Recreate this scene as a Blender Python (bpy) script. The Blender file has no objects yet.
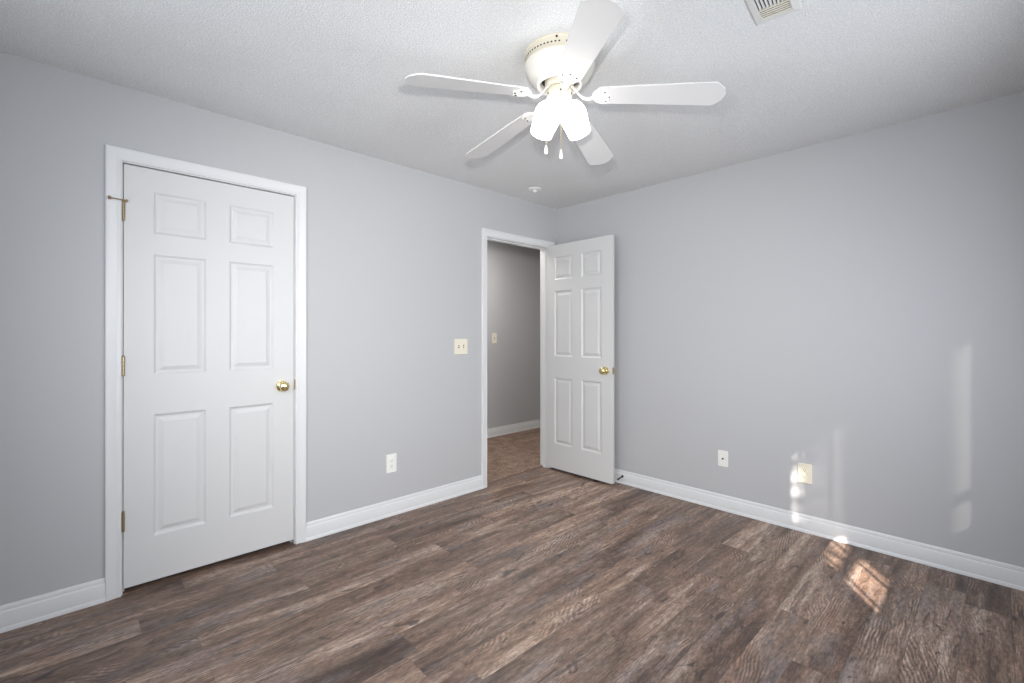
import bpy, bmesh, math, random
from mathutils import Vector, Matrix
random.seed(7)
S = bpy.context.scene
COL = S.collection
R = math.radians

# ---------------------------------------------------------------- camera
YAW = 0.8057
cam_d = bpy.data.cameras.new('camera'); cam = bpy.data.objects.new('camera', cam_d); COL.objects.link(cam)
cam_d.sensor_width = 36; cam_d.sensor_fit = 'HORIZONTAL'
cam_d.lens = 466.9 / 1024 * 36
cam_d.shift_y = -(341.5 - 333.85) / 1024
cam_d.clip_start = 0.02
CAM = Vector((2.9081, -3.3903, 1.2499))
cam.location = CAM
cam.rotation_euler = (R(90 + 0.068), R(-0.0), YAW)
S.camera = cam

# ---------------------------------------------------------------- world, sun, lights, exposure
S.view_settings.view_transform = 'Standard'
S.view_settings.look = 'None'
S.view_settings.gamma = 1
S.view_settings.use_curve_mapping = False
S.view_settings.exposure = 0.10
w = bpy.data.worlds.new('world'); S.world = w; w.use_nodes = True
w.node_tree.nodes['Background'].inputs[0].default_value = (0.72, 0.84, 1.0, 1)
w.node_tree.nodes['Background'].inputs[1].default_value = 1.0

def light(name, kind, loc, energy, color, **kw):
    d = bpy.data.lights.new(name, kind); d.energy = energy; d.color = color
    for k, v in kw.items(): setattr(d, k, v)
    o = bpy.data.objects.new(name, d); COL.objects.link(o); o.location = loc
    return o

SUN_AZ = Vector((0.583, -0.812)); SUN_EL = R(28)
sun_dir = Vector((SUN_AZ.x * math.cos(SUN_EL), SUN_AZ.y * math.cos(SUN_EL), math.sin(SUN_EL)))
sun = light('sun', 'SUN', (6, -6, 5), 23.0, (1.0, 0.90, 0.80), angle=R(0.7))
sun.rotation_euler = sun_dir.to_track_quat('Z', 'Y').to_euler()
WX = 3.45         # the window wall
H = 2.44          # ceiling height
YB = -3.95        # wall behind the camera
WY0, WY1, WZ0, WZ1 = -2.20, -0.87, 0.80, 1.90
day = light('window_daylight', 'AREA', (WX - 0.08, (WY0 + WY1) / 2, (WZ0 + WZ1) / 2), 30, (0.87, 0.925, 1.0),
            spread=R(162), shape='RECTANGLE', size=WZ1 - WZ0, size_y=WY1 - WY0)
day.rotation_euler = (0, R(84), 0)          # faces -X
rear_fill = light('rear_fill_light', 'AREA', (1.75, YB + 0.03, 1.45), 31, (0.86, 0.92, 1.0),
             shape='RECTANGLE', size=1.1, size_y=1.2)
rear_fill.rotation_euler = (R(90), 0, 0)  # added fill light at the back wall, to brighten the room
flash = light('camera_flash', 'SPOT', CAM + Vector((-0.238, 0.228, 0.30)), 158, (1.0, 0.985, 0.96), shadow_soft_size=0.02, spot_size=R(104), spot_blend=1.0)
flash.rotation_euler = (R(83), 0, YAW + R(2))
hall_l = light('hall_ceiling_lamp', 'AREA', (-0.62, -0.25, 2.40), 21, (1.0, 0.96, 0.91), shape='DISK', size=0.45)

# ---------------------------------------------------------------- materials
def new_mat(name):
    m = bpy.data.materials.new(name); m.use_nodes = True
    return m, m.node_tree, m.node_tree.nodes['Principled BSDF']
def N(nt, t, **kw):
    n = nt.nodes.new(t)
    for k, v in kw.items(): setattr(n, k, v)
    return n
def math_n(nt, op, a, b=None, c=None):
    n = N(nt, 'ShaderNodeMath', operation=op)
    for i, v in enumerate((a, b, c)):
        if v is None: continue
        if isinstance(v, (int, float)): n.inputs[i].default_value = v
        else: nt.links.new(v, n.inputs[i])
    return n.outputs[0]
def simple(name, col, rough=0.5, metal=0.0, spec=0.5, bump=None, coat=0):
    m, nt, b = new_mat(name)
    b.inputs['Base Color'].default_value = (*col, 1); b.inputs['Roughness'].default_value = rough
    b.inputs['Metallic'].default_value = metal; b.inputs['Specular IOR Level'].default_value = spec
    if coat: b.inputs['Coat Weight'].default_value = coat
    # a touch of procedural variation in every surface
    tc = N(nt, 'ShaderNodeTexCoord'); no = N(nt, 'ShaderNodeTexNoise')
    sc, st, dist = bump or (40, 0.02, 0.001)
    no.inputs['Scale'].default_value = sc; no.inputs['Detail'].default_value = 4
    nt.links.new(tc.outputs['Object'], no.inputs['Vector'])
    bu = N(nt, 'ShaderNodeBump'); bu.inputs['Strength'].default_value = st; bu.inputs['Distance'].default_value = dist
    nt.links.new(no.outputs[0], bu.inputs['Height']); nt.links.new(bu.outputs[0], b.inputs['Normal'])
    return m
def mix_col(nt, fac, a, b, blend='MIX'):
    n = N(nt, 'ShaderNodeMix', data_type='RGBA', blend_type=blend)
    for s, v in ((n.inputs[0], fac), (n.inputs[6], a), (n.inputs[7], b)):
        if isinstance(v, tuple): s.default_value = (*v, 1)
        elif isinstance(v, (int, float)): s.default_value = v
        else: nt.links.new(v, s)
    return n.outputs[2]

M = {}
M['wall'] = simple('grey_wall_paint', (0.485, 0.485, 0.493), 0.55, spec=0.35, bump=(180, 0.10, 0.002))
M['trim'] = simple('white_trim_paint', (0.70, 0.70, 0.70), 0.32, spec=0.5)
M['ivory'] = simple('ivory_plastic', (0.78, 0.73, 0.60), 0.35)
M['whiteplastic'] = simple('white_plastic', (0.82, 0.81, 0.76), 0.35)
M['cream'] = simple('cream_enamel', (0.60, 0.55, 0.45), 0.35)
M['bowl'] = simple('pale_cream_enamel', (0.66, 0.64, 0.58), 0.35)
M['fanwhite'] = simple('white_enamel', (0.80, 0.79, 0.76), 0.35)
M['blade'] = simple('white_blade_laminate', (0.60, 0.59, 0.585), 0.42)
M['ventwhite'] = simple('vent_enamel', (0.66, 0.65, 0.63), 0.5)
M['ventcream'] = simple('vent_cream_enamel', (0.74, 0.70, 0.60), 0.5)
M['dark'] = simple('dark_gap', (0.02, 0.018, 0.015), 0.7)
M['darkmetal'] = simple('dark_bronze', (0.06, 0.055, 0.05), 0.4, metal=0.6)
M['brass'] = simple('polished_brass', (0.90, 0.76, 0.40), 0.18, metal=1.0)
M['dullbrass'] = simple('aged_brass', (0.40, 0.31, 0.19), 0.35, metal=0.85)
M['rubber'] = simple('white_rubber', (0.7, 0.7, 0.68), 0.6)
M['bark'] = simple('bark', (0.12, 0.09, 0.07), 0.9, bump=(12, 0.8, 0.02))
M['leaf'] = simple('leaf_green', (0.06, 0.10, 0.03), 0.6)
M['grass'] = simple('lawn', (0.10, 0.15, 0.05), 0.9)

# ceiling: sprayed popcorn texture
def m_ceiling():
    m, nt, b = new_mat('sprayed_ceiling_texture')
    b.inputs['Roughness'].default_value = 0.9; b.inputs['Specular IOR Level'].default_value = 0.1
    tc = N(nt, 'ShaderNodeTexCoord')
    n1 = N(nt, 'ShaderNodeTexNoise'); n1.inputs['Scale'].default_value = 150; n1.inputs['Detail'].default_value = 3
    v1 = N(nt, 'ShaderNodeTexVoronoi'); v1.inputs['Scale'].default_value = 190
    for n in (n1, v1): nt.links.new(tc.outputs['Object'], n.inputs['Vector'])
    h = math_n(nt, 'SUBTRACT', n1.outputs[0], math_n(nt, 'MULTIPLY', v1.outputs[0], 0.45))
    bu = N(nt, 'ShaderNodeBump'); bu.inputs['Strength'].default_value = 0.75; bu.inputs['Distance'].default_value = 0.006
    nt.links.new(h, bu.inputs['Height']); nt.links.new(bu.outputs[0], b.inputs['Normal'])
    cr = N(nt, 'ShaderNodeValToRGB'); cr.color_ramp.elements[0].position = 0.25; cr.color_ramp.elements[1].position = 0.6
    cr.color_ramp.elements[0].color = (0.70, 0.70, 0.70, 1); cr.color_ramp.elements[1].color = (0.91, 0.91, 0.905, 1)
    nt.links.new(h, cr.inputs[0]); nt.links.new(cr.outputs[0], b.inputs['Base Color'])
    return m
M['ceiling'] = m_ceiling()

# moulded door skin: fine upright wood grain pressed into white paint
def m_door():
    m, nt, b = new_mat('white_moulded_door_skin')
    b.inputs['Base Color'].default_value = (0.63, 0.627, 0.62, 1); b.inputs['Roughness'].default_value = 0.45
    tc = N(nt, 'ShaderNodeTexCoord'); mp = N(nt, 'ShaderNodeMapping'); mp.inputs['Scale'].default_value = (60, 60, 3.2)
    no = N(nt, 'ShaderNodeTexNoise'); no.inputs['Scale'].default_value = 1.6; no.inputs['Detail'].default_value = 5; no.inputs['Distortion'].default_value = 1.2
    nt.links.new(tc.outputs['Object'], mp.inputs[0]); nt.links.new(mp.outputs[0], no.inputs['Vector'])
    bu = N(nt, 'ShaderNodeBump'); bu.inputs['Strength'].default_value = 0.35; bu.inputs['Distance'].default_value = 0.0015
    nt.links.new(no.outputs[0], bu.inputs['Height']); nt.links.new(bu.outputs[0], b.inputs['Normal'])
    return m
M['door'] = m_door()

# vinyl plank floor, planks run along Y
def m_floor():
    m, nt, b = new_mat('weathered_oak_vinyl_planks')
    tc = N(nt, 'ShaderNodeTexCoord'); sx = N(nt, 'ShaderNodeSeparateXYZ'); nt.links.new(tc.outputs['Object'], sx.inputs[0])
    X, Y = sx.outputs[0], sx.outputs[1]
    W, L = 0.148, 1.20
    u = math_n(nt, 'DIVIDE', math_n(nt, 'ADD', X, 10 * W - 2.505 + 20 * W), W)
    ci = math_n(nt, 'FLOOR', u); fu = math_n(nt, 'SUBTRACT', u, ci)
    wn = N(nt, 'ShaderNodeTexWhiteNoise', noise_dimensions='1D'); nt.links.new(ci, wn.inputs['W'])
    v = math_n(nt, 'ADD', math_n(nt, 'DIVIDE', math_n(nt, 'ADD', Y, 20.0), L), wn.outputs[0])
    ri = math_n(nt, 'FLOOR', v); fv = math_n(nt, 'SUBTRACT', v, ri)
    cb = N(nt, 'ShaderNodeCombineXYZ'); nt.links.new(ci, cb.inputs[0]); nt.links.new(ri, cb.inputs[1])
    wn2 = N(nt, 'ShaderNodeTexWhiteNoise', noise_dimensions='2D'); nt.links.new(cb.outputs[0], wn2.inputs['Vector'])
    rs = N(nt, 'ShaderNodeSeparateColor'); nt.links.new(wn2.outputs['Color'], rs.inputs[0])
    r1, r2, r3 = rs.outputs
    # plank-local coordinates, shifted per plank so that no two planks share a print
    def coords(sx_, sy_):
        c = N(nt, 'ShaderNodeCombineXYZ')
        nt.links.new(math_n(nt, 'ADD', math_n(nt, 'MULTIPLY', X, sx_), math_n(nt, 'MULTIPLY', r1, 37.0)), c.inputs[0])
        nt.links.new(math_n(nt, 'ADD', math_n(nt, 'MULTIPLY', Y, sy_), math_n(nt, 'MULTIPLY', r2, 53.0)), c.inputs[1])
        nt.links.new(math_n(nt, 'MULTIPLY', r3, 20.0), c.inputs[2])
        return c.outputs[0]
    def noise(vec, sc, det=5, rough=0.6, dist=0.0):
        n = N(nt, 'ShaderNodeTexNoise'); n.inputs['Scale'].default_value = sc; n.inputs['Detail'].default_value = det
        n.inputs['Roughness'].default_value = rough; n.inputs['Distortion'].default_value = dist
        nt.links.new(vec, n.inputs['Vector']); return n.outputs[0]
    def ramp(f, pts):
        c = N(nt, 'ShaderNodeValToRGB'); e = c.color_ramp.elements
        while len(e) < len(pts): e.new(0.5)
        for k, (p, co) in zip(e, pts): k.position = p; k.color = (*co, 1)
        nt.links.new(f, c.inputs[0]); return c.outputs[0]
    g1 = (0.0,) * 3; g2 = (1.0,) * 3
    patches = noise(coords(8.5, 0.95), 1.0, 9, 0.62, 0.6)          # broad light and dark streaks
    blot = noise(coords(30.0, 4.2), 1.0, 7, 0.68, 0.8)              # smaller mottling
    pf = math_n(nt, 'ADD', math_n(nt, 'MULTIPLY', patches, 0.66), math_n(nt, 'MULTIPLY', blot, 0.34))
    base = ramp(pf, [(0.35, (0.052, 0.033, 0.026)), (0.44, (0.112, 0.072, 0.053)), (0.53, (0.192, 0.131, 0.099)), (0.63, (0.36, 0.278, 0.228))])
    tone = ramp(r3, [(0.0, (0.78, 0.77, 0.77)), (0.5, (1.0, 0.98, 0.96)), (1.0, (1.28, 1.24, 1.19))])
    base = mix_col(nt, 1.0, base, tone, 'MULTIPLY')
    red = noise(coords(9, 3.0), 1.3, 4)
    base = mix_col(nt, math_n(nt, 'MULTIPLY', ramp(red, [(0.52, g1), (0.66, g2)]), 0.30), base, (0.28, 0.165, 0.12))
    grey = noise(coords(7, 1.8), 1.2, 4)
    base = mix_col(nt, math_n(nt, 'MULTIPLY', ramp(grey, [(0.52, g1), (0.66, g2)]), 0.40), base, (0.20, 0.18, 0.185))
    # fine saw-cut grain: short dashes
    fine = noise(coords(190, 22.0), 1.0, 5, 0.7)
    fine2 = noise(coords(75, 40.0), 1.0, 4, 0.7)
    base = mix_col(nt, 0.9, base, ramp(fine, [(0.34, (0.50,) * 3), (0.50, (1.0,) * 3), (0.66, (1.5,) * 3)]), 'MULTIPLY')
    base = mix_col(nt, 0.7, base, ramp(fine2, [(0.36, (0.70,) * 3), (0.50, (1.0,) * 3), (0.64, (1.3,) * 3)]), 'MULTIPLY')
    # cathedral rings around knots
    wv = N(nt, 'ShaderNodeTexWave', wave_type='RINGS', rings_direction='Z'); wv.inputs['Scale'].default_value = 3.2
    wv.inputs['Distortion'].default_value = 9.0; wv.inputs['Detail'].default_value = 3.5; wv.inputs['Detail Scale'].default_value = 0.7
    nt.links.new(coords(9.0, 3.0), wv.inputs['Vector'])
    rm = ramp(noise(coords(5.0, 2.2), 1.0, 3), [(0.535, g1), (0.61, g2)])
    base = mix_col(nt, math_n(nt, 'MULTIPLY', rm, 0.7), base, mix_col(nt, 1.0, base, ramp(wv.outputs[0], [(0.15, (0.55,) * 3), (0.5, (1.05,) * 3), (0.85, (1.5, 1.48, 1.47))]), 'MULTIPLY'))
    # dark knots and cracks
    kn = noise(coords(16.0, 6.0), 1.0, 3, 0.5, 1.5)
    base = mix_col(nt, math_n(nt, 'MULTIPLY', ramp(kn, [(0.63, g1), (0.71, g2)]), 0.8), base, (0.035, 0.028, 0.027))
    ck = noise(coords(34.0, 3.0), 1.0, 5, 0.65, 0.9)
    base = mix_col(nt, math_n(nt, 'MULTIPLY', ramp(ck, [(0.57, g1), (0.65, g2)]), 0.65), base, (0.055, 0.038, 0.034))
    # seams
    du = math_n(nt, 'MULTIPLY', math_n(nt, 'MINIMUM', fu, math_n(nt, 'SUBTRACT', 1.0, fu)), W)
    dv = math_n(nt, 'MULTIPLY', math_n(nt, 'MINIMUM', fv, math_n(nt, 'SUBTRACT', 1.0, fv)), L)
    d = math_n(nt, 'MINIMUM', du, dv)
    seam = math_n(nt, 'LESS_THAN', d, 0.0011)
    base = mix_col(nt, math_n(nt, 'MULTIPLY', seam, 0.4), base, (0.04, 0.03, 0.028))
    nt.links.new(base, b.inputs['Base Color'])
    b.inputs['Roughness'].default_value = 0.46; b.inputs['Specular IOR Level'].default_value = 0.5
    rr = math_n(nt, 'ADD', 0.36, math_n(nt, 'MULTIPLY', fine, 0.22)); nt.links.new(rr, b.inputs['Roughness'])
    bu = N(nt, 'ShaderNodeBump'); bu.inputs['Strength'].default_value = 0.25; bu.inputs['Distance'].default_value = 0.0015
    hh = math_n(nt, 'SUBTRACT', fine, math_n(nt, 'MULTIPLY', seam, 0.8))
    nt.links.new(hh, bu.inputs['Height']); nt.links.new(bu.outputs[0], b.inputs['Normal'])
    return m
M['floor'] = m_floor()

def m_carpet():
    m, nt, b = new_mat('brown_cut_pile_carpet')
    b.inputs['Roughness'].default_value = 1.0; b.inputs['Specular IOR Level'].default_value = 0.05
    tc = N(nt, 'ShaderNodeTexCoord')
    n1 = N(nt, 'ShaderNodeTexNoise'); n1.inputs['Scale'].default_value = 85; n1.inputs['Detail'].default_value = 6; n1.inputs['Roughness'].default_value = 0.7
    n2 = N(nt, 'ShaderNodeTexNoise'); n2.inputs['Scale'].default_value = 9
    for n in (n1, n2): nt.links.new(tc.outputs['Object'], n.inputs['Vector'])
    c = N(nt, 'ShaderNodeValToRGB'); c.color_ramp.elements[0].position = 0.36; c.color_ramp.elements[1].position = 0.66
    c.color_ramp.elements[0].color = (0.12, 0.075, 0.057, 1); c.color_ramp.elements[1].color = (0.46, 0.335, 0.265, 1)
    f = math_n(nt, 'ADD', math_n(nt, 'MULTIPLY', n1.outputs[0], 0.75), math_n(nt, 'MULTIPLY', n2.outputs[0], 0.25))
    nt.links.new(f, c.inputs[0]); nt.links.new(c.outputs[0], b.inputs['Base Color'])
    bu = N(nt, 'ShaderNodeBump'); bu.inputs['Strength'].default_value = 1.0; bu.inputs['Distance'].default_value = 0.01
    nt.links.new(n1.outputs[0], bu.inputs['Height']); nt.links.new(bu.outputs[0], b.inputs['Normal'])
    return m
M['carpet'] = m_carpet()

def m_glass():
    m, nt, b = new_mat('window_glass')
    out = nt.nodes['Material Output']
    tr = N(nt, 'ShaderNodeBsdfTransparent'); gl = N(nt, 'ShaderNodeBsdfGlossy'); gl.inputs['Roughness'].default_value = 0.02
    mx = N(nt, 'ShaderNodeMixShader'); mx.inputs[0].default_value = 0.05; nt.links.new(tr.outputs[0], mx.inputs[1]); nt.links.new(gl.outputs[0], mx.inputs[2])
    nt.links.new(mx.outputs[0], out.inputs[0]); return m
M['glass'] = m_glass()

def m_sun_filter():  # partly see-through cloth of the added sun screen
    m, nt, b = new_mat('sun_filter_cloth'); out = nt.nodes['Material Output']
    b.inputs['Base Color'].default_value = (0.6, 0.58, 0.55, 1); b.inputs['Roughness'].default_value = 0.9
    tr = N(nt, 'ShaderNodeBsdfTransparent'); mx = N(nt, 'ShaderNodeMixShader'); mx.inputs[0].default_value = 0.80
    nt.links.new(tr.outputs[0], mx.inputs[1]); nt.links.new(b.outputs[0], mx.inputs[2]); nt.links.new(mx.outputs[0], out.inputs[0])
    return m
M['shade'] = m_sun_filter()

def m_lampglass():
    m, nt, b = new_mat('lit_frosted_glass')
    b.inputs['Base Color'].default_value = (0.9, 0.9, 0.88, 1); b.inputs['Roughness'].default_value = 0.4
    b.inputs['Emission Color'].default_value = (1.0, 0.97, 0.92, 1); b.inputs['Emission Strength'].default_value = 4.5
    return m
M['lamp'] = m_lampglass()

# ---------------------------------------------------------------- mesh helpers
def obj(name, bm, mats, parent=None, smooth=False, bevel=0.0, bseg=2, angle=40):
    bmesh.ops.recalc_face_normals(bm, faces=bm.faces)
    me = bpy.data.meshes.new(name); bm.to_mesh(me); bm.free()
    for mm in (mats if isinstance(mats, (list, tuple)) else [mats]): me.materials.append(M[mm])
    o = bpy.data.objects.new(name, me); COL.objects.link(o)
    if parent: o.parent = parent
    if smooth:
        for p in me.polygons: p.use_smooth = True
        if angle < 180:
            me.set_sharp_from_angle(angle=R(angle))
    if bevel:
        md = o.modifiers.new('bevel', 'BEVEL'); md.width = bevel; md.segments = bseg; md.limit_method = 'ANGLE'; md.angle_limit = R(40)
    return o
def tag(o, label=None, cat=None, group=None, kind=None):
    if label: o['label'] = label
    if cat: o['category'] = cat
    if group: o['group'] = group
    if kind: o['kind'] = kind
    return o
def struct(name, bm, mats, label, cat, **kw):
    return tag(obj(name, bm, mats, **kw), label, cat, kind='structure')
def box(bm, x0, x1, y0, y1, z0, z1, mi=0):
    vs = [bm.verts.new((x, y, z)) for x in (x0, x1) for y in (y0, y1) for z in (z0, z1)]
    for q in ((0,1,3,2),(4,6,7,5),(0,4,5,1),(2,3,7,6),(0,2,6,4),(1,5,7,3)):
        f = bm.faces.new([vs[i] for i in q]); f.material_index = mi
    return vs
def loft(bm, rings, closed=True, cap=True, mi=0):
    vr = [[bm.verts.new(p) for p in r] for r in rings]
    n = len(vr[0])
    for a, b in zip(vr, vr[1:]):
        for i in range(n if closed else n - 1):
            j = (i + 1) % n
            f = bm.faces.new((a[i], a[j], b[j], b[i])); f.material_index = mi
    if cap:
        for r in (vr[0], vr[-1]):
            f = bm.faces.new(r); f.material_index = mi
    return vr
def lathe(bm, prof, seg=48, mat=Matrix.Identity(4), mi=0, lobes=0, amp=0.0, cap=True):
    """prof: (radius, z) list round local Z"""
    rings = []
    for r, z in prof:
        ring = []
        for i in range(seg):
            a = 2 * math.pi * i / seg
            rr = max(r, 1e-4) * (1 + amp * math.cos(lobes * a)) if lobes else max(r, 1e-4)
            ring.append(mat @ Vector((rr * math.cos(a), rr * math.sin(a), z)))
        rings.append(ring)
    return loft(bm, rings, True, cap, mi)
def tube(bm, pts, rad, seg=10, mi=0):
    pts = [Vector(p) for p in pts]; rings = []
    for i, p in enumerate(pts):
        t = (pts[min(i + 1, len(pts) - 1)] - pts[max(i - 1, 0)]).normalized()
        a = t.orthogonal() if i == 0 else (rings_n - t * rings_n.dot(t))
        a.normalize(); rings_n = a.copy(); b = t.cross(a)
        rr = rad[i] if isinstance(rad, (list, tuple)) else rad
        rings.append([p + a * rr * math.cos(2 * math.pi * k / seg) + b * rr * math.sin(2 * math.pi * k / seg) for k in range(seg)])
    return loft(bm, rings, True, True, mi)
def axis_mat(loc, direction):
    q = Vector(direction).to_track_quat('Z', 'Y')
    return Matrix.Translation(loc) @ q.to_matrix().to_4x4()

XH = -1.345       # far wall of the hall
TH = 0.11         # thickness of the wall with the doors
# door openings: clear width between jambs
D1 = (-3.186, -2.397, 2.077)
D2 = (-0.883, -0.115, 2.055)

# ---------------------------------------------------------------- room shell
bm = bmesh.new(); box(bm, 0.0, WX, YB, 0.0, -0.12, 0.0); box(bm, -0.075, 0.0, D2[0], D2[1], -0.12, 0.0); box(bm, -TH, 0.0, D1[0], D1[1], -0.12, 0.0)
struct('floor', bm, 'floor', 'brown weathered wood-look vinyl plank floor of the bedroom', 'floor')
bm = bmesh.new(); box(bm, XH, -0.075, -2.2, 2.2, -0.12, 0.008)
struct('floor_hall', bm, 'carpet', 'brown cut-pile carpet in the hall beyond the open door', 'carpet floor')
bm = bmesh.new(); box(bm, -0.75, -TH, -3.5, -2.26, -0.12, 0.0)
struct('floor_closet', bm, 'carpet', 'dark closet floor behind the closed door', 'floor')
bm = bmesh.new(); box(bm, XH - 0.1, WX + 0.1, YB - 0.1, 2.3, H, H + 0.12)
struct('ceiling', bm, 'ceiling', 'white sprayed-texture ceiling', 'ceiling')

J = 0.018
def wall_with_openings(bm, ys, ye, x0, x1, ops):
    y = ys
    for a, b, t in sorted(ops):
        box(bm, x0, x1, y, a - J, 0, H); box(bm, x0, x1, a - J, b + J, t + J, H); y = b + J
    box(bm, x0, x1, y, ye, 0, H)
bm = bmesh.new(); wall_with_openings(bm, YB - 0.1, 0.0, -TH, 0.0, [D1, D2])
bmesh.ops.remove_doubles(bm, verts=bm.verts, dist=1e-5)
struct('wall_left', bm, 'wall', 'light grey wall on the left with both doors', 'wall')
bm = bmesh.new(); box(bm, -TH, WX + 0.1, 0.0, 0.12, 0, H)
struct('wall_right', bm, 'wall', 'plain light grey wall on the right with two wall plates', 'wall')
bm = bmesh.new(); box(bm, 0.0, WX, YB - 0.1, YB, 0, 2.44)
struct('wall_back', bm, 'wall', 'grey wall behind the camera', 'wall')
bm = bmesh.new()
box(bm, WX, WX + 0.12, YB - 0.1, WY0, 0, H); box(bm, WX, WX + 0.12, WY1, 0.0, 0, H)
box(bm, WX, WX + 0.12, WY0, WY1, 0, WZ0); box(bm, WX, WX + 0.12, WY0, WY1, WZ1, H)
struct('wall_window', bm, 'wall', 'grey wall with the window, to the right of the camera', 'wall')
bm = bmesh.new(); box(bm, XH - 0.1, XH, -2.3, 2.3, 0, H)
struct('wall_hall', bm, 'wall', 'grey hall wall seen through the open doorway', 'wall')
bm = bmesh.new(); box(bm, XH, -TH, 2.2, 2.3, 0, H)
struct('wall_hall_end', bm, 'wall', 'grey wall at the end of the hall', 'wall')
bm = bmesh.new(); box(bm, -TH, 0.0, 0.12, 2.3, 0, H)
struct('wall_hall_side', bm, 'wall', 'hall wall beyond the bedroom corner', 'wall')
bm = bmesh.new(); box(bm, XH, -TH, -2.26, -2.2, 0, H); box(bm, -0.81, -0.75, -3.56, -2.26, 0, H); box(bm, -0.75, -TH, -3.56, -3.5, 0, H)
struct('wall_closet', bm, 'wall', 'closet walls behind the closed door', 'wall')

# ---------------------------------------------------------------- trim
CAS = [(0.0, 0.0), (0.0, 0.009), (0.003, 0.0115), (0.012, 0.012), (0.018, 0.0105), (0.024, 0.0125), (0.040, 0.0155), (0.050, 0.018), (0.056, 0.0175), (0.059, 0.015), (0.059, 0.0)]
def casing(bm, y0, y1, zt, x=0.0, s=1, rev=0.005, w=1.0):
    """mitred casing on the wall face at x, growing towards s"""
    y0 -= rev; y1 += rev; zt += rev
    rings = []
    for (py, pz, oy, oz) in ((y0, 0, -1, 0), (y0, zt, -1, 1), (y1, zt, 1, 1), (y1, 0, 1, 0)):
        rings.append([(x + s * t, py + oy * u * w, pz + oz * u * w) for u, t in CAS])
    loft(bm, rings)
def frame(bm, y0, y1, zt, x0, x1, stop):
    for a, b in ((y0 - J, y0), (y1, y1 + J)): box(bm, x0, x1, a, b, 0, zt)
    box(bm, x0, x1, y0 - J, y1 + J, zt, zt + J)
    sa, sb = stop     # door stop strip
    box(bm, sa, sb, y0, y0 + 0.010, 0, zt - 0.010); box(bm, sa, sb, y1 - 0.010, y1, 0, zt - 0.010)
    box(bm, sa, sb, y0, y1, zt - 0.010, zt)
bm = bmesh.new(); casing(bm, *D1); frame(bm, *D1, -TH, 0.0, (-0.075, -0.040))
t1 = struct('trim_1', bm, 'trim', 'white moulded casing round the closed door', 'door casing', smooth=True, angle=25)
bm = bmesh.new()
casing(bm, *D2, w=0.93); casing(bm, *D2, x=-TH, s=-1); frame(bm, *D2, -TH, 0.0, (-0.075, -0.040))
t2 = struct('trim_2', bm, 'trim', 'white moulded casing round the open doorway', 'door casing', smooth=True, angle=25)
# strike plate on the left jamb of the closed door's latch side
bm = bmesh.new(); box(bm, -0.020, 0.0012, D1[1] - 0.001, D1[1] + 0.0015, 0.918, 0.984); box(bm, 0.000, 0.0022, D1[1] - 0.001, D1[1] + 0.008, 0.925, 0.977)
obj('strike_plate', bm, 'dullbrass', parent=t1, bevel=0.0006)['label'] = 'brass strike plate'

BB = [(0.0, 0.0), (0.019, 0.0), (0.0185, 0.010), (0.0155, 0.017), (0.0130, 0.0185), (0.0130, 0.080), (0.0118, 0.0825), (0.0080, 0.0860), (0.0074, 0.0900), (0.0078, 0.0950), (0.0070, 0.1000), (0.0035, 0.1070), (0.0, 0.1085)]
def base_run(name, p0, p1, nrm, label, z=0.0):
    bm = bmesh.new(); rings = []
    for p in (p0, p1):
        rings.append([(p[0] + nrm[0] * t, p[1] + nrm[1] * t, z + h) for t, h in BB])
    loft(bm, rings)
    return struct(name, bm, 'trim', label, 'baseboard', smooth=True, angle=28)
c1a, c1b = D1[0] - 0.0635, D1[1] + 0.0635
c2a, c2b = D2[0] - 0.0595, D2[1] + 0.0595
base_run('baseboard_left', (0, c1b), (0, c2a), (1, 0), 'white baseboard between the two doors')
base_run('baseboard_front_left', (0, YB), (0, c1a), (1, 0), 'white baseboard left of the closed door')
base_run('baseboard_corner', (0, c2b), (0, 0), (1, 0), 'short white baseboard behind the open door')
base_run('baseboard_right', (0, 0), (WX, 0), (0, -1), 'long white baseboard along the right wall')
base_run('baseboard_back', (0, YB), (WX, YB), (0, 1), 'white baseboard behind the camera')
base_run('baseboard_window', (WX, YB), (WX, 0), (-1, 0), 'white baseboard under the window')
base_run('baseboard_hall', (XH, -2.2), (XH, 2.2), (1, 0), 'white baseboard along the hall carpet', z=0.006)

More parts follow.
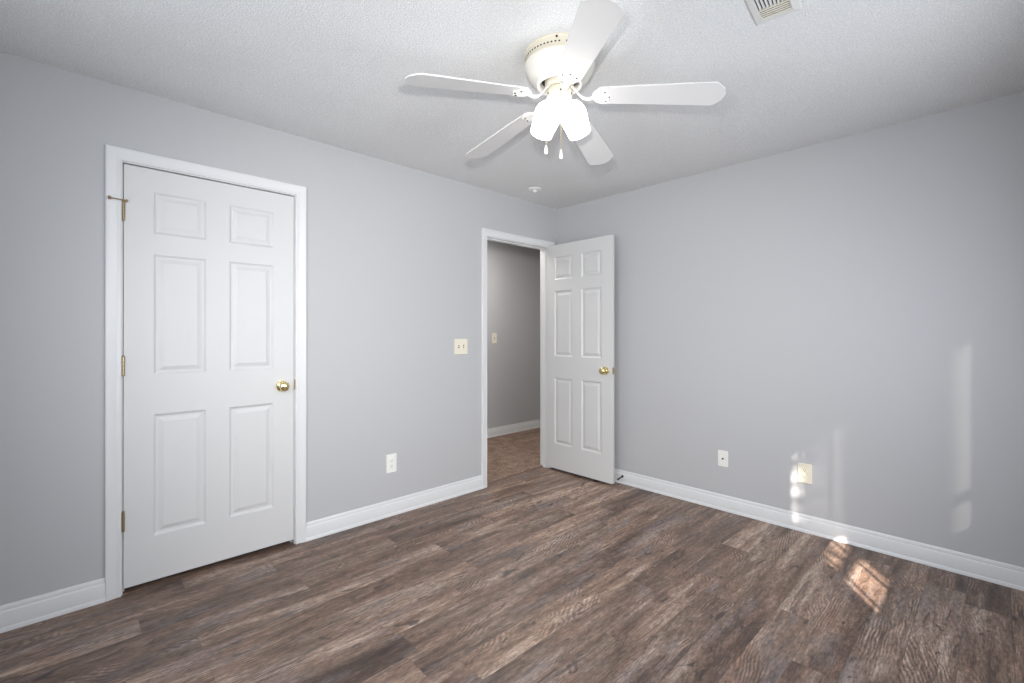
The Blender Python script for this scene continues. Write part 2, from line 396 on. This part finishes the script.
# ---------------------------------------------------------------- six-panel doors
# measured from the free (latch) edge, for a 0.775 m leaf
PU = ((0.112, 0.337), (0.445, 0.667)); PZ = ((0.250, 0.852), (1.051, 1.648), (1.751, 1.958))
RING = ((0.0, 0.0), (0.004, 0.0035), (0.010, 0.0085), (0.018, 0.0092), (0.024, 0.0075), (0.040, 0.0018), (0.043, 0.0020))
def leaf_bm(Wd, z0, z1, thick=0.035, k=1.0):
    """leaf in local coords: X from 0 (latch edge) to Wd, Y from 0 (face) to -thick... both faces panelled"""
    bm = bmesh.new()
    us = [0.0] + [u * k for pr in PU for u in pr] + [Wd]; zs = [z0] + [z for pr in PZ for z in pr] + [z1]
    cache = {}
    def V(x, y, z):
        key = (round(x, 5), round(y, 5), round(z, 5))
        if key not in cache: cache[key] = bm.verts.new(key)
        return cache[key]
    for y, s in ((0.0, -1), (-thick, 1)):
        for i in range(5):
            for j in range(7):
                a, b, c, d = us[i], us[i + 1], zs[j], zs[j + 1]
                if i % 2 == 1 and j % 2 == 1:
                    prev = None
                    for ins, dep in RING:
                        r = [V(a + ins, y + s * dep, c + ins), V(b - ins, y + s * dep, c + ins), V(b - ins, y + s * dep, d - ins), V(a + ins, y + s * dep, d - ins)]
                        if prev:
                            for q in range(4): bm.faces.new((prev[q], prev[(q + 1) % 4], r[(q + 1) % 4], r[q]))
                        prev = r
                    bm.faces.new(prev)
                else:
                    bm.faces.new((V(a, y, c), V(b, y, c), V(b, y, d), V(a, y, d)))
    for i in range(5):
        for z in (z0, z1): bm.faces.new((V(us[i], 0, z), V(us[i + 1], 0, z), V(us[i + 1], -thick, z), V(us[i], -thick, z)))
    for j in range(7):
        for x in (0.0, Wd): bm.faces.new((V(x, 0, zs[j]), V(x, 0, zs[j + 1]), V(x, -thick, zs[j + 1]), V(x, -thick, zs[j])))
    return bm
KNOB = [(0.0335, 0.0), (0.0335, 0.003), (0.031, 0.0065), (0.018, 0.009), (0.0125, 0.013), (0.0115, 0.024), (0.015, 0.030), (0.0225, 0.036), (0.0275, 0.044), (0.0280, 0.051), (0.0245, 0.058), (0.0150, 0.0625), (0.0001, 0.0635)]
def knob(parent, loc, direction):
    bm = bmesh.new(); m = axis_mat(loc, direction)
    lathe(bm, KNOB[:6], 40, m); lathe(bm, KNOB[5:], 48, m, lobes=8, amp=0.05)
    o = obj('door_knob', bm, 'brass', parent=parent, smooth=True); o['label'] = 'polished brass door knob'
    return o
def hinge(parent, x, y, z):
    """x, y = axis of the knuckle"""
    bm = bmesh.new()
    for k in range(5):
        lathe(bm, [(0.0062, z - 0.044 + k * 0.0178), (0.0062, z - 0.044 + k * 0.0178 + 0.0168)], 16, Matrix.Translation((x, y, 0)))
    lathe(bm, [(0.004, z - 0.048), (0.0075, z - 0.046), (0.0055, z - 0.044)], 16, Matrix.Translation((x, y, 0)))
    lathe(bm, [(0.0055, z + 0.045), (0.0075, z + 0.047), (0.004, z + 0.051)], 16, Matrix.Translation((x, y, 0)))
    o = obj('hinge', bm, 'dullbrass', parent=parent, smooth=True); o['label'] = 'dull brass hinge knuckle'
    return o

# closed door: face flush with the wall, latch edge on the right
L1 = D1[1] - 0.0035; W1 = (D1[1] - D1[0]) - 0.0065
bm = leaf_bm(W1, 0.028, 2.070)
bm.transform(Matrix(((0, 1, 0, 0.0), (-1, 0, 0, L1), (0, 0, 1, 0), (0, 0, 0, 1))))
d1 = struct('door_1', bm, 'door', 'closed white six-panel door with brass knob', 'door', bevel=0.0015, bseg=2)
knob(d1, (0.0, -2.468, 0.948), (1, 0, 0))
for z in (1.843, 1.098, 0.353): hinge(d1, 0.0065, D1[0] + 0.0015, z)
bm = bmesh.new()   # hinge-pin door stop on the top hinge
ps = (0.008, D1[0] + 0.0015, 1.892)
lathe(bm, [(0.009, -0.0035), (0.0105, -0.002), (0.0105, 0.003), (0.007, 0.005)], 20, Matrix.Translation(ps))
tube(bm, [ps, (0.020, D1[0] - 0.020, 1.892), (0.032, D1[0] - 0.046, 1.890)], 0.0030)
tube(bm, [ps, (0.018, D1[0] + 0.012, 1.890)], 0.0028)
lathe(bm, [(0.004, 0), (0.0085, 0.001), (0.0085, 0.008), (0.004, 0.010)], 18, axis_mat((0.032, D1[0] - 0.046, 1.890), (0.45, -1, 0)))
lathe(bm, [(0.004, 0), (0.0070, 0.001), (0.0070, 0.006), (0.003, 0.008)], 18, axis_mat((0.018, D1[0] + 0.010, 1.890), (-0.3, 1, 0)))
obj('door_stop', bm, 'dullbrass', parent=d1, smooth=True)['label'] = 'brass hinge-pin door stop'

# open door: swung into the room, nearly parallel to the right wall
FX, FY, THT = 0.714, -0.147, -0.010
bm = leaf_bm(0.716, 0.022, 2.069, k=0.94)
# local X 0 = latch edge -> world point FX,FY; X grows towards the hinge; face (Y=0) looks to the camera
ux = Vector((-math.cos(THT), -math.sin(THT), 0)); uy = Vector((math.sin(THT), -math.cos(THT), 0))
m2 = Matrix(((ux.x, uy.x, 0, FX), (ux.y, uy.y, 0, FY), (0, 0, 1, 0), (0, 0, 0, 1)))
bm.transform(m2)
d2 = struct('door_2', bm, 'door', 'open white six-panel door standing into the room by the corner', 'door', bevel=0.0015)
kp = m2 @ Vector((0.062, 0.0, 0.948)); knob(d2, kp, uy)
kp = m2 @ Vector((0.062, -0.035, 0.948)); knob(d2, kp, -uy)
bm = bmesh.new(); box(bm, -0.0015, 0.002, -0.030, -0.005, 0.92, 0.976)
for p in ((-0.010, 0.0),): box(bm, -0.011, 0.0, -0.023, -0.012, 0.939, 0.957)
bm.transform(m2); obj('latch_plate', bm, 'dullbrass', parent=d2, bevel=0.0008)['label'] = 'brass latch plate'
for z in (1.868, 1.098, 0.353): hinge(d2, 0.0085, D2[1] - 0.004, z)

# ---------------------------------------------------------------- window (to the right of the camera, source of the daylight)
bm = bmesh.new()
x0, x1 = WX + 0.045, WX + 0.085
def bar(a, b, c, d): box(bm, x0, x1, a, b, c, d)
FR = 0.03
bar(WY0, WY0 + FR, WZ0, WZ1); bar(WY1 - FR, WY1, WZ0, WZ1); bar(WY0, WY1, WZ0, WZ0 + FR); bar(WY0, WY1, WZ1 - FR, WZ1)
zm = 1.07; bar(WY0, WY1, zm - 0.014, zm + 0.014)
for yk in (-2.076, -1.835, -1.594, -1.353, -1.112):
    box(bm, x0 + 0.012, x1 - 0.012, yk - 0.006, yk + 0.006, WZ0, WZ1)
win = struct('window_1', bm, 'trim', 'white double-hung window with narrow bars', 'window')
bm = bmesh.new(); box(bm, x0 + 0.018, x0 + 0.022, WY0, WY1, WZ0, WZ1); obj('pane', bm, 'glass', parent=win)
bm = bmesh.new(); box(bm, WX - 0.045, WX + 0.05, WY0 - 0.05, WY1 + 0.05, WZ0 - 0.028, WZ0); obj('window_sill', bm, 'trim', parent=win, bevel=0.004)
bm = bmesh.new()
for (a, b, c, d) in ((WY0 - 0.065, WY0, WZ0, WZ1 + 0.065), (WY1, WY1 + 0.065, WZ0, WZ1 + 0.065), (WY0, WY1, WZ1, WZ1 + 0.065), (WY0 - 0.04, WY1 + 0.04, WZ0 - 0.09, WZ0 - 0.028)):
    box(bm, WX - 0.017, WX, a, b, c, d)
obj('window_casing', bm, 'trim', parent=win, bevel=0.003)

# unseen woven screen, added to thin the sun over the upper sash and the right part of the window
bm = bmesh.new()
box(bm, WX + 0.028, WX + 0.030, -2.00, WY1 - 0.002, 1.15, WZ1 - 0.02)
obj('added_sun_filter', bm, 'shade', parent=win)
bm = bmesh.new(); box(bm, WX + 0.028, WX + 0.030, -1.66, WY1 - 0.002, WZ0 + 0.004, 1.15)
obj('added_sun_filter', bm, 'shade', parent=win)
# unseen window with drawn blind, added to frame the rear fill light
bm = bmesh.new()
a0, a1, b0, b1 = 1.15, 2.35, 0.90, 2.0
for q in ((a0 - 0.065, a0, b0, b1 + 0.065), (a1, a1 + 0.065, b0, b1 + 0.065), (a0, a1, b1, b1 + 0.065), (a0 - 0.04, a1 + 0.04, b0 - 0.09, b0)):
    box(bm, q[0], q[1], YB, YB + 0.017, q[2], q[3])
w2 = struct('rear_fill_window', bm, 'trim', 'white cased window with drawn blind, added behind the camera around the fill light', 'window')
bm = bmesh.new(); box(bm, a0, a1, YB + 0.001, YB + 0.008, b0, b1); obj('blind', bm, 'trim', parent=w2)

# outdoors beyond the window: lawn and an unseen tree added to block part of the sun
bm = bmesh.new(); box(bm, WX + 0.12, 30, -25, 20, -0.6, -0.5)
struct('ground', bm, 'grass', 'lawn outside the window', 'lawn')
tc = Vector((WX, -1.325)) + SUN_AZ * 2.6
bm = bmesh.new()
prof = [(-0.5, 0.36), (-0.2, 0.26), (0.5, 0.22), (1.6, 0.21), (3.0, 0.205), (4.2, 0.19), (5.5, 0.12)]
tube(bm, [(tc.x + 0.012 * math.sin(3 * z), tc.y, z) for z, r_ in prof], [r_ for z, r_ in prof], 20)
tree = obj('sun_blocker_trunk', bm, 'bark', smooth=True)
tag(tree, 'tree trunk added outside the window to block part of the sun', 'tree')
def leaves(parent, n, centre, spread, size):
    bm = bmesh.new()
    for i in range(n):
        c = Vector(centre) + Vector((random.gauss(0, spread[0]), random.gauss(0, spread[1]), random.gauss(0, spread[2])))
        q = Vector((random.gauss(0, 1), random.gauss(0, 1), random.gauss(0, 1))).to_track_quat('Z', 'Y').to_matrix().to_4x4()
        mt = Matrix.Translation(c) @ q; s = size * random.uniform(0.6, 1.3)
        pts = [(-1, 0, 0), (-0.3, 0.42, 0.05), (0.5, 0.3, 0.0), (1, 0, -0.08), (0.5, -0.3, 0), (-0.3, -0.42, 0.05)]
        bm.faces.new([bm.verts.new(mt @ (Vector(p) * s)) for p in pts])
    return obj('sun_blocker_leaves', bm, 'leaf', parent=parent)

for yk, zk, n_, sp, sz in ((-2.12, 1.40, 260, 0.11, 0.034), (-2.07, 1.88, 160, 0.09, 0.035), (-1.88, 1.20, 35, 0.06, 0.020), (-2.09, 1.24, 60, 0.06, 0.03)):
    leaves(tree, n_, Vector((WX + 0.04, yk, zk)) + sun_dir * 1.3, (0.08, 0.08, sp), sz)  # unseen leaf clusters, added in the beam to break up the sun patches

# ---------------------------------------------------------------- wall plates
def rounded_plate(bm, w_, h_, t, mat, mi=0, r=0.006):
    pts = []
    for cx, cz, a0 in ((w_/2 - r, h_/2 - r, 0), (-w_/2 + r, h_/2 - r, 90), (-w_/2 + r, -h_/2 + r, 180), (w_/2 - r, -h_/2 + r, 270)):
        for k in range(4):
            a = R(a0 + 30 * k); pts.append((cx + r * math.cos(a), cz + r * math.sin(a)))
    sc = lambda f, yy: [mat @ Vector((p[0] * f, p[1] * (1 - (1 - f) * w_ / h_), yy)) for p in pts]
    loft(bm, [sc(1, 0), sc(1, t * 0.5), sc(1 - 0.05, t)], mi=mi)
def plate_mat(loc, nrm):
    """local X right along wall, local Y up, local Z out of the wall"""
    n = Vector(nrm); up = Vector((0, 0, 1)); x = up.cross(n)
    return Matrix(((x.x, up.x, n.x, loc[0]), (x.y, up.y, n.y, loc[1]), (x.z, up.z, n.z, loc[2]), (0, 0, 0, 1)))
def tbox(bm, mt, x0, x1, y0, y1, z0, z1, mi=0):
    vs = box(bm, x0, x1, y0, y1, z0, z1, mi)
    for v in vs: v.co = mt @ v.co
def empty(name, loc, rz=0):
    o = bpy.data.objects.new(name, None); COL.objects.link(o); o.location = loc; o.rotation_euler.z = rz; o.empty_display_size = 0.05
    return o
I4 = Matrix.Identity(4)
def plate_root(name, loc, nrm, label, cat):
    o = empty(name, loc); o.matrix_world = plate_mat(loc, nrm); return tag(o, label, cat)
def outlet(loc, nrm, label, mat='ivory', w_=0.076, h_=0.122):
    r_ = plate_root('wall_outlet', loc, nrm, label, 'outlet')
    bm = bmesh.new(); rounded_plate(bm, w_, h_, 0.006, I4); obj('cover_plate', bm, mat, parent=r_)
    for s in (1, -1):
        bm = bmesh.new(); cy = s * 0.0195
        ring = lambda z, f: [Vector((max(-0.0145, min(0.0145, 0.0172 * f * math.cos(a))), cy + 0.0145 * f * math.sin(a), z)) for a in [2 * math.pi * i / 28 for i in range(28)]]
        loft(bm, [ring(0.004, 1), ring(0.0075, 1), ring(0.0082, 0.94)])
        tbox(bm, I4, -0.0075, -0.0055, cy + 0.000, cy + 0.008, 0.0078, 0.0086, 1); tbox(bm, I4, 0.0050, 0.0070, cy + 0.001, cy + 0.007, 0.0078, 0.0086, 1)
        lathe(bm, [(0.0026, 0.0078), (0.0026, 0.0086)], 10, Matrix.Translation((0, cy - 0.0065, 0)), mi=1)
        obj('socket', bm, [mat, 'dark'], parent=r_)
    bm = bmesh.new(); lathe(bm, [(0.0032, 0.0055), (0.0030, 0.0070), (0.001, 0.0074)], 12); obj('screw', bm, mat, parent=r_)
    return r_
def switch(loc, nrm, label, gangs, mat='ivory', w_=0.076, h_=0.122, sp=0.046):
    r_ = plate_root('light_switch', loc, nrm, label, 'light switch')
    bm = bmesh.new(); rounded_plate(bm, w_, h_, 0.006, I4); obj('cover_plate', bm, mat, parent=r_)
    for g in range(gangs):
        cx = (g - (gangs - 1) / 2) * sp
        bm = bmesh.new()
        tbox(bm, I4, cx - 0.0055, cx + 0.0055, -0.0125, 0.0125, 0.0055, 0.0066, 1)
        up = 1 if g % 2 == 0 else -1
        loft(bm, [[Vector((cx + sx * 0.0042, sy * 0.0055, 0.0060)) for sx, sy in ((-1, -1), (1, -1), (1, 1), (-1, 1))],
                  [Vector((cx + sx * 0.0034, up * 0.009 + sy * 0.0030, 0.0165)) for sx, sy in ((-1, -1), (1, -1), (1, 1), (-1, 1))]])
        obj('toggle', bm, [mat, 'dark'], parent=r_, bevel=0.0008)
        for s in (1, -1):
            bm = bmesh.new(); lathe(bm, [(0.0030, 0.0055), (0.0028, 0.0068), (0.001, 0.0072)], 12, Matrix.Translation((cx, s * 0.030, 0))); obj('screw', bm, mat, parent=r_)
    return r_
outlet((0.0005, -1.7555, 0.360), (1, 0, 0), 'white duplex outlet low on the left wall between the doors', mat='whiteplastic', w_=0.078, h_=0.128)
outlet((2.058, -0.0005, 0.369), (0, -1, 0), 'ivory duplex outlet low on the right wall beside the sun patch', w_=0.080, h_=0.122)
switch((0.0005, -1.152, 1.155), (1, 0, 0), 'ivory double light switch left of the open doorway', 2, w_=0.128, h_=0.122)
switch((XH + 0.0005, 0.392, 1.205), (1, 0, 0), 'ivory single light switch on the hall wall through the doorway', 1)
r_ = plate_root('cable_plate', (1.550, -0.0005, 0.366), (0, -1, 0), 'small white cable jack plate on the right wall near the open door', 'cable outlet')
bm = bmesh.new(); rounded_plate(bm, 0.070, 0.112, 0.006, I4); obj('cover_plate', bm, 'whiteplastic', parent=r_)
bm = bmesh.new(); lathe(bm, [(0.0062, 0.0055), (0.0062, 0.008), (0.0045, 0.0085), (0.0045, 0.016), (0.0022, 0.0162)], 6 * 3); obj('jack', bm, 'darkmetal', parent=r_, smooth=True)
for s in (1, -1):
    bm = bmesh.new(); lathe(bm, [(0.0030, 0.0055), (0.0028, 0.0068), (0.001, 0.0072)], 12, Matrix.Translation((0, s * 0.042, 0))); obj('screw', bm, 'whiteplastic', parent=r_)

# spring door stop on the right baseboard
r_ = empty('door_stop', (0.728, -0.014, 0.062)); tag(r_, 'small dark spring door stop on baseboard beside the open door', 'door stop')
bm = bmesh.new(); lathe(bm, [(0.011, 0.0), (0.011, 0.003), (0.006, 0.006)], 18, axis_mat((0, 0, 0), (0, -1, 0))); obj('base', bm, 'darkmetal', parent=r_, smooth=True)
bm = bmesh.new(); tube(bm, [(0.0045 * math.cos(a * 2.6), -0.004 - a * 0.0022, -a * 0.0004 + 0.0045 * math.sin(a * 2.6)) for a in [i * 0.3 for i in range(90)]], 0.0013, 6); obj('spring', bm, 'darkmetal', parent=r_, smooth=True)
bm = bmesh.new(); lathe(bm, [(0.005, 0.0), (0.007, 0.002), (0.007, 0.011), (0.005, 0.013)], 18, axis_mat((0, -0.062, -0.011), (0, -1, 0))); obj('tip', bm, 'darkmetal', parent=r_, smooth=True)

# ---------------------------------------------------------------- ceiling register and small ceiling fixture
r_ = empty('ceiling_vent', (2.359, -1.6235, H), R(6.5)); tag(r_, 'cream metal air register in the ceiling at the top edge', 'vent')
VW, VL = 0.152, 0.33
bm = bmesh.new()
def flange(bm, w0, l0, z0_, w1, l1, z1_):
    a = [Vector((sx * w0, sy * l0, z0_)) for sx, sy in ((-1, -1), (1, -1), (1, 1), (-1, 1))]
    b = [Vector((sx * w1, sy * l1, z1_)) for sx, sy in ((-1, -1), (1, -1), (1, 1), (-1, 1))]
    return a, b
rings = [[Vector((sx * w_, sy * l_, z_)) for sx, sy in ((-1, -1), (1, -1), (1, 1), (-1, 1))] for w_, l_, z_ in
         ((VW/2, VL/2, 0.0), (VW/2, VL/2, -0.003), (VW/2 - 0.004, VL/2 - 0.004, -0.006), (VW/2 - 0.027, VL/2 - 0.030, -0.010), (VW/2 - 0.027, VL/2 - 0.030, -0.001))]
loft(bm, rings, cap=False)
obj('frame', bm, 'ventwhite', parent=r_)
bm = bmesh.new(); box(bm, -VW/2 + 0.004, VW/2 - 0.004, -VL/2 + 0.004, VL/2 - 0.004, -0.0022, -0.0004); obj('backing', bm, 'dark', parent=r_)
def slat(name, p0, p1, wd, tilt, axis, mat):
    bm = bmesh.new(); p0 = Vector(p0); p1 = Vector(p1); t = (p1 - p0).normalized()
    n = Vector((0, 0, 1)); s = t.cross(n); d = (s * math.cos(tilt) + n * math.sin(tilt)) * wd / 2
    e = d.cross(t).normalized() * 0.0006
    loft(bm, [[p + d + e, p + d - e, p - d - e, p - d + e] for p in (p0, p1)])
    return obj(name, bm, mat, parent=r_)
iw, il = VW/2 - 0.027, VL/2 - 0.030
for k in range(5):      # far section: louvres across the register
    y = il - 0.006 - k * 0.0125
    slat('slat', (-iw, y, -0.007), (iw, y, -0.007), 0.0112, R(-12), 0, 'ventcream')
bm = bmesh.new(); box(bm, -iw, iw, il - 0.066, il - 0.062, -0.010, -0.002); obj('divider', bm, 'cream', parent=r_)
for k in range(8):      # main section: louvres along the register
    x = -iw + 0.008 + k * (2 * iw - 0.016) / 7
    slat('slat', (x, -il, -0.007), (x, il - 0.066, -0.007), 0.010, R(55), 1, 'ventwhite')

r_ = empty('ceiling_sensor', (0.283, -0.612, H)); tag(r_, 'small white round fixture on the ceiling near the corner', 'ceiling fixture')
bm = bmesh.new(); lathe(bm, [(0.052, 0.0), (0.052, -0.004), (0.046, -0.009), (0.030, -0.011)], 36); obj('base', bm, 'fanwhite', parent=r_, smooth=True)
bm = bmesh.new(); lathe(bm, [(0.016, -0.010), (0.016, -0.022), (0.008, -0.030), (0.001, -0.031)], 24); obj('nozzle', bm, 'fanwhite', parent=r_, smooth=True)

# ---------------------------------------------------------------- ceiling fan (local X = across the view, Y = away from the camera)
fan = empty('ceiling_fan', (1.616, -1.870, H), YAW)
tag(fan, 'white five-blade ceiling fan with two lit frosted glass shades', 'ceiling fan')
bm = bmesh.new()
lathe(bm, [(0.148, 0.0), (0.150, -0.004), (0.150, -0.008), (0.146, -0.011), (0.146, -0.046), (0.149, -0.050), (0.148, -0.055)], 72, cap=False)
lathe(bm, [(0.148, -0.055), (0.145, -0.066), (0.140, -0.082), (0.129, -0.099), (0.114, -0.113), (0.099, -0.122)], 72, cap=False, mi=2)
lathe(bm, [(0.099, -0.122), (0.098, -0.130), (0.094, -0.136), (0.087, -0.137), (0.082, -0.132), (0.080, -0.120), (0.080, -0.098)], 72, cap=False, mi=3)
for k in range(60):
    a = 2 * math.pi * k / 60
    if k % 15 in (0,): continue
    mt = Matrix.Rotation(a, 4, 'Z')
    tbox(bm, mt, 0.1445, 0.1466, -0.0035, 0.0035, -0.034, -0.028, 1)
for k in range(3):
    mt = Matrix.Rotation(R(260 + 120 * k), 4, 'Z'); tbox(bm, mt, 0.1445, 0.1500, -0.004, 0.004, -0.017, -0.010, 1)
obj('motor_housing', bm, ['cream', 'dark', 'bowl', 'fanwhite'], parent=fan, smooth=True)
bm = bmesh.new()
lathe(bm, [(0.076, -0.105), (0.076, -0.112), (0.030, -0.112)], 48, cap=True, mi=1)
lathe(bm, [(0.062, -0.112), (0.062, -0.140), (0.055, -0.145), (0.040, -0.146)], 48)
obj('motor', bm, ['cream', 'dark'], parent=fan, smooth=True)
bm = bmesh.new()
lathe(bm, [(0.030, -0.144), (0.050, -0.150), (0.053, -0.156), (0.053, -0.196), (0.049, -0.204), (0.030, -0.208), (0.001, -0.208)], 48)
for k in range(3):
    a = R(205 + k * 65); lathe(bm, [(0.004, 0.0), (0.004, 0.003), (0.001, 0.004)], 12, axis_mat((0.052 * math.cos(a), 0.052 * math.sin(a), -0.176), (math.cos(a), math.sin(a), 0)), mi=1)
obj('switch_housing', bm, ['cream', 'darkmetal'], parent=fan, smooth=True)
bm = bmesh.new()
lathe(bm, [(0.024, -0.206), (0.026, -0.212), (0.016, -0.226), (0.010, -0.240), (0.012, -0.246), (0.007, -0.256), (0.001, -0.258)], 28)
obj('finial', bm, 'cream', parent=fan, smooth=True)

AZ = (204.7, 129.5, 62.6, -14.5, 276.3)
for az in AZ:
    droop = 0.078 if az > 270 else 0.115
    zb = lambda r, d=droop: -0.175 - d * r
    # outline of the blade in its own plane (u outwards, v across)
    pts = [(0.158, -0.030), (0.158, 0.030), (0.166, 0.043), (0.180, 0.0505), (0.30, 0.056), (0.50, 0.0645), (0.606, 0.069), (0.616, 0.066), (0.640, 0.040), (0.645, 0.036), (0.654, 0.0), (0.645, -0.036), (0.640, -0.040),
           (0.616, -0.066), (0.606, -0.069), (0.50, -0.0645), (0.30, -0.056), (0.180, -0.0505), (0.166, -0.043)]
    pitch = R(-10)
    def P3(u, v, dz):
        # v > 0 is the counter-clockwise side, which hangs lower
        return Vector((u, v * math.cos(pitch) - dz * math.sin(pitch), zb(u) + v * math.sin(pitch) + dz * math.cos(pitch)))
    rot = Matrix.Rotation(R(az), 4, 'Z')
    bm = bmesh.new()
    loft(bm, [[rot @ P3(u, v, -0.003) for u, v in pts], [rot @ P3(u, v, 0.003) for u, v in pts]])
    bl = obj('fan_blade', bm, 'blade', parent=fan, bevel=0.0015)
    bm = bmesh.new()
    # bracket: flat scalloped plate under the blade root and a drooping arm to the hub
    pl = [(0.140, -0.014), (0.140, 0.014), (0.150, 0.030), (0.166, 0.041), (0.184, 0.044), (0.200, 0.040), (0.206, 0.028), (0.203, 0.016), (0.214, 0.006), (0.218, 0.0), (0.214, -0.006), (0.203, -0.016), (0.206, -0.028), (0.200, -0.040), (0.184, -0.044), (0.166, -0.041), (0.150, -0.030)]
    loft(bm, [[rot @ P3(u, v, -0.0085) for u, v in pl], [rot @ P3(u, v, -0.003) for u, v in pl]])
    arm = [(0.050, 0, -0.142, 0.013), (0.066, 0, -0.158, 0.0105), (0.082, 0, -0.180, 0.0090), (0.100, 0, -0.197, 0.0085), (0.122, 0, -0.204, 0.0095), (0.148, 0, -0.2005, 0.013)]
    rings = []
    for i, (u, v, z, hw) in enumerate(arm):
        ring = []
        for k in range(12):
            a = 2 * math.pi * k / 12
            ring.append(rot @ Vector((u, v + hw * math.cos(a), z + 0.0055 * math.sin(a))))
        rings.append(ring)
    loft(bm, rings)
    br = obj('blade_bracket', bm, 'fanwhite', parent=bl, smooth=True)
    for (u, v) in ((0.192, -0.028), (0.192, 0.028), (0.208, 0.0)):
        bm = bmesh.new(); lathe(bm, [(0.0042, 0.0), (0.004, 0.002), (0.0015, 0.003)], 12, rot @ axis_mat(P3(u, v, -0.0085), (0, 0, -1))); obj('screw', bm, 'darkmetal', parent=bl, smooth=True)

# two tulip shades, tilted out to the left and right
SH = [(0.018, 0.0), (0.026, 0.003), (0.041, 0.012), (0.0525, 0.028), (0.0575, 0.048), (0.0570, 0.066), (0.0535, 0.092), (0.0490, 0.120), (0.0475, 0.142), (0.0455, 0.1425), (0.0470, 0.120), (0.0515, 0.092), (0.0550, 0.066), (0.0555, 0.048), (0.0505, 0.028), (0.039, 0.012), (0.017, 0.005)]
for s in (-1, 1):
    tilt = R(20)
    dvec = Vector((s * math.sin(tilt), -0.03, -math.cos(tilt)))
    neck = Vector((s * 0.034 + 0.003, -0.010, -0.212))
    bm = bmesh.new(); mt = axis_mat(neck - dvec * 0.030, dvec)
    lathe(bm, [(0.014, 0.0), (0.016, 0.006), (0.022, 0.022), (0.024, 0.034), (0.0235, 0.040)], 32, mt)
    obj('lamp_socket', bm, 'cream', parent=fan, smooth=True)
    bm = bmesh.new(); lathe(bm, SH, 48, axis_mat(neck, dvec), cap=False)
    obj('lamp_shade', bm, 'lamp', parent=fan, smooth=True, angle=60)['label'] = 'lit frosted glass shade'
# pull chains
for (x, y, z0_, z1_) in ((0.0005, -0.052, -0.195, -0.432), (-0.053, -0.015, -0.34, -0.368)):
    bm = bmesh.new()
    if x > 0:
        tube(bm, [(x, -0.050, -0.190), (x, -0.060, -0.200), (x, -0.062, -0.22), (x, -0.060, z1_)], 0.0014, 8)
    else:
        tube(bm, [(x, 0.045, -0.19), (x, 0.056, -0.21), (x, 0.056, z1_)], 0.0014, 8)
    yy = -0.060 if x > 0 else 0.056
    n_ = 30
    for i in range(n_):
        zz = -0.21 + (z1_ + 0.21) * i / n_
        lathe(bm, [(0.0005, zz - 0.0022), (0.0022, zz), (0.0005, zz + 0.0022)], 8, Matrix.Translation((x, yy, 0)))
    ch = obj('pull_chain', bm, 'dullbrass', parent=fan, smooth=True)
    bm = bmesh.new()
    lathe(bm, [(0.002, z1_ + 0.003), (0.0045, z1_ - 0.002), (0.0050, z1_ - 0.010), (0.0078, z1_ - 0.024), (0.0072, z1_ - 0.033), (0.001, z1_ - 0.036)], 20, Matrix.Translation((x, yy, 0)))
    obj('pull_knob', bm, 'fanwhite', parent=ch, smooth=True)
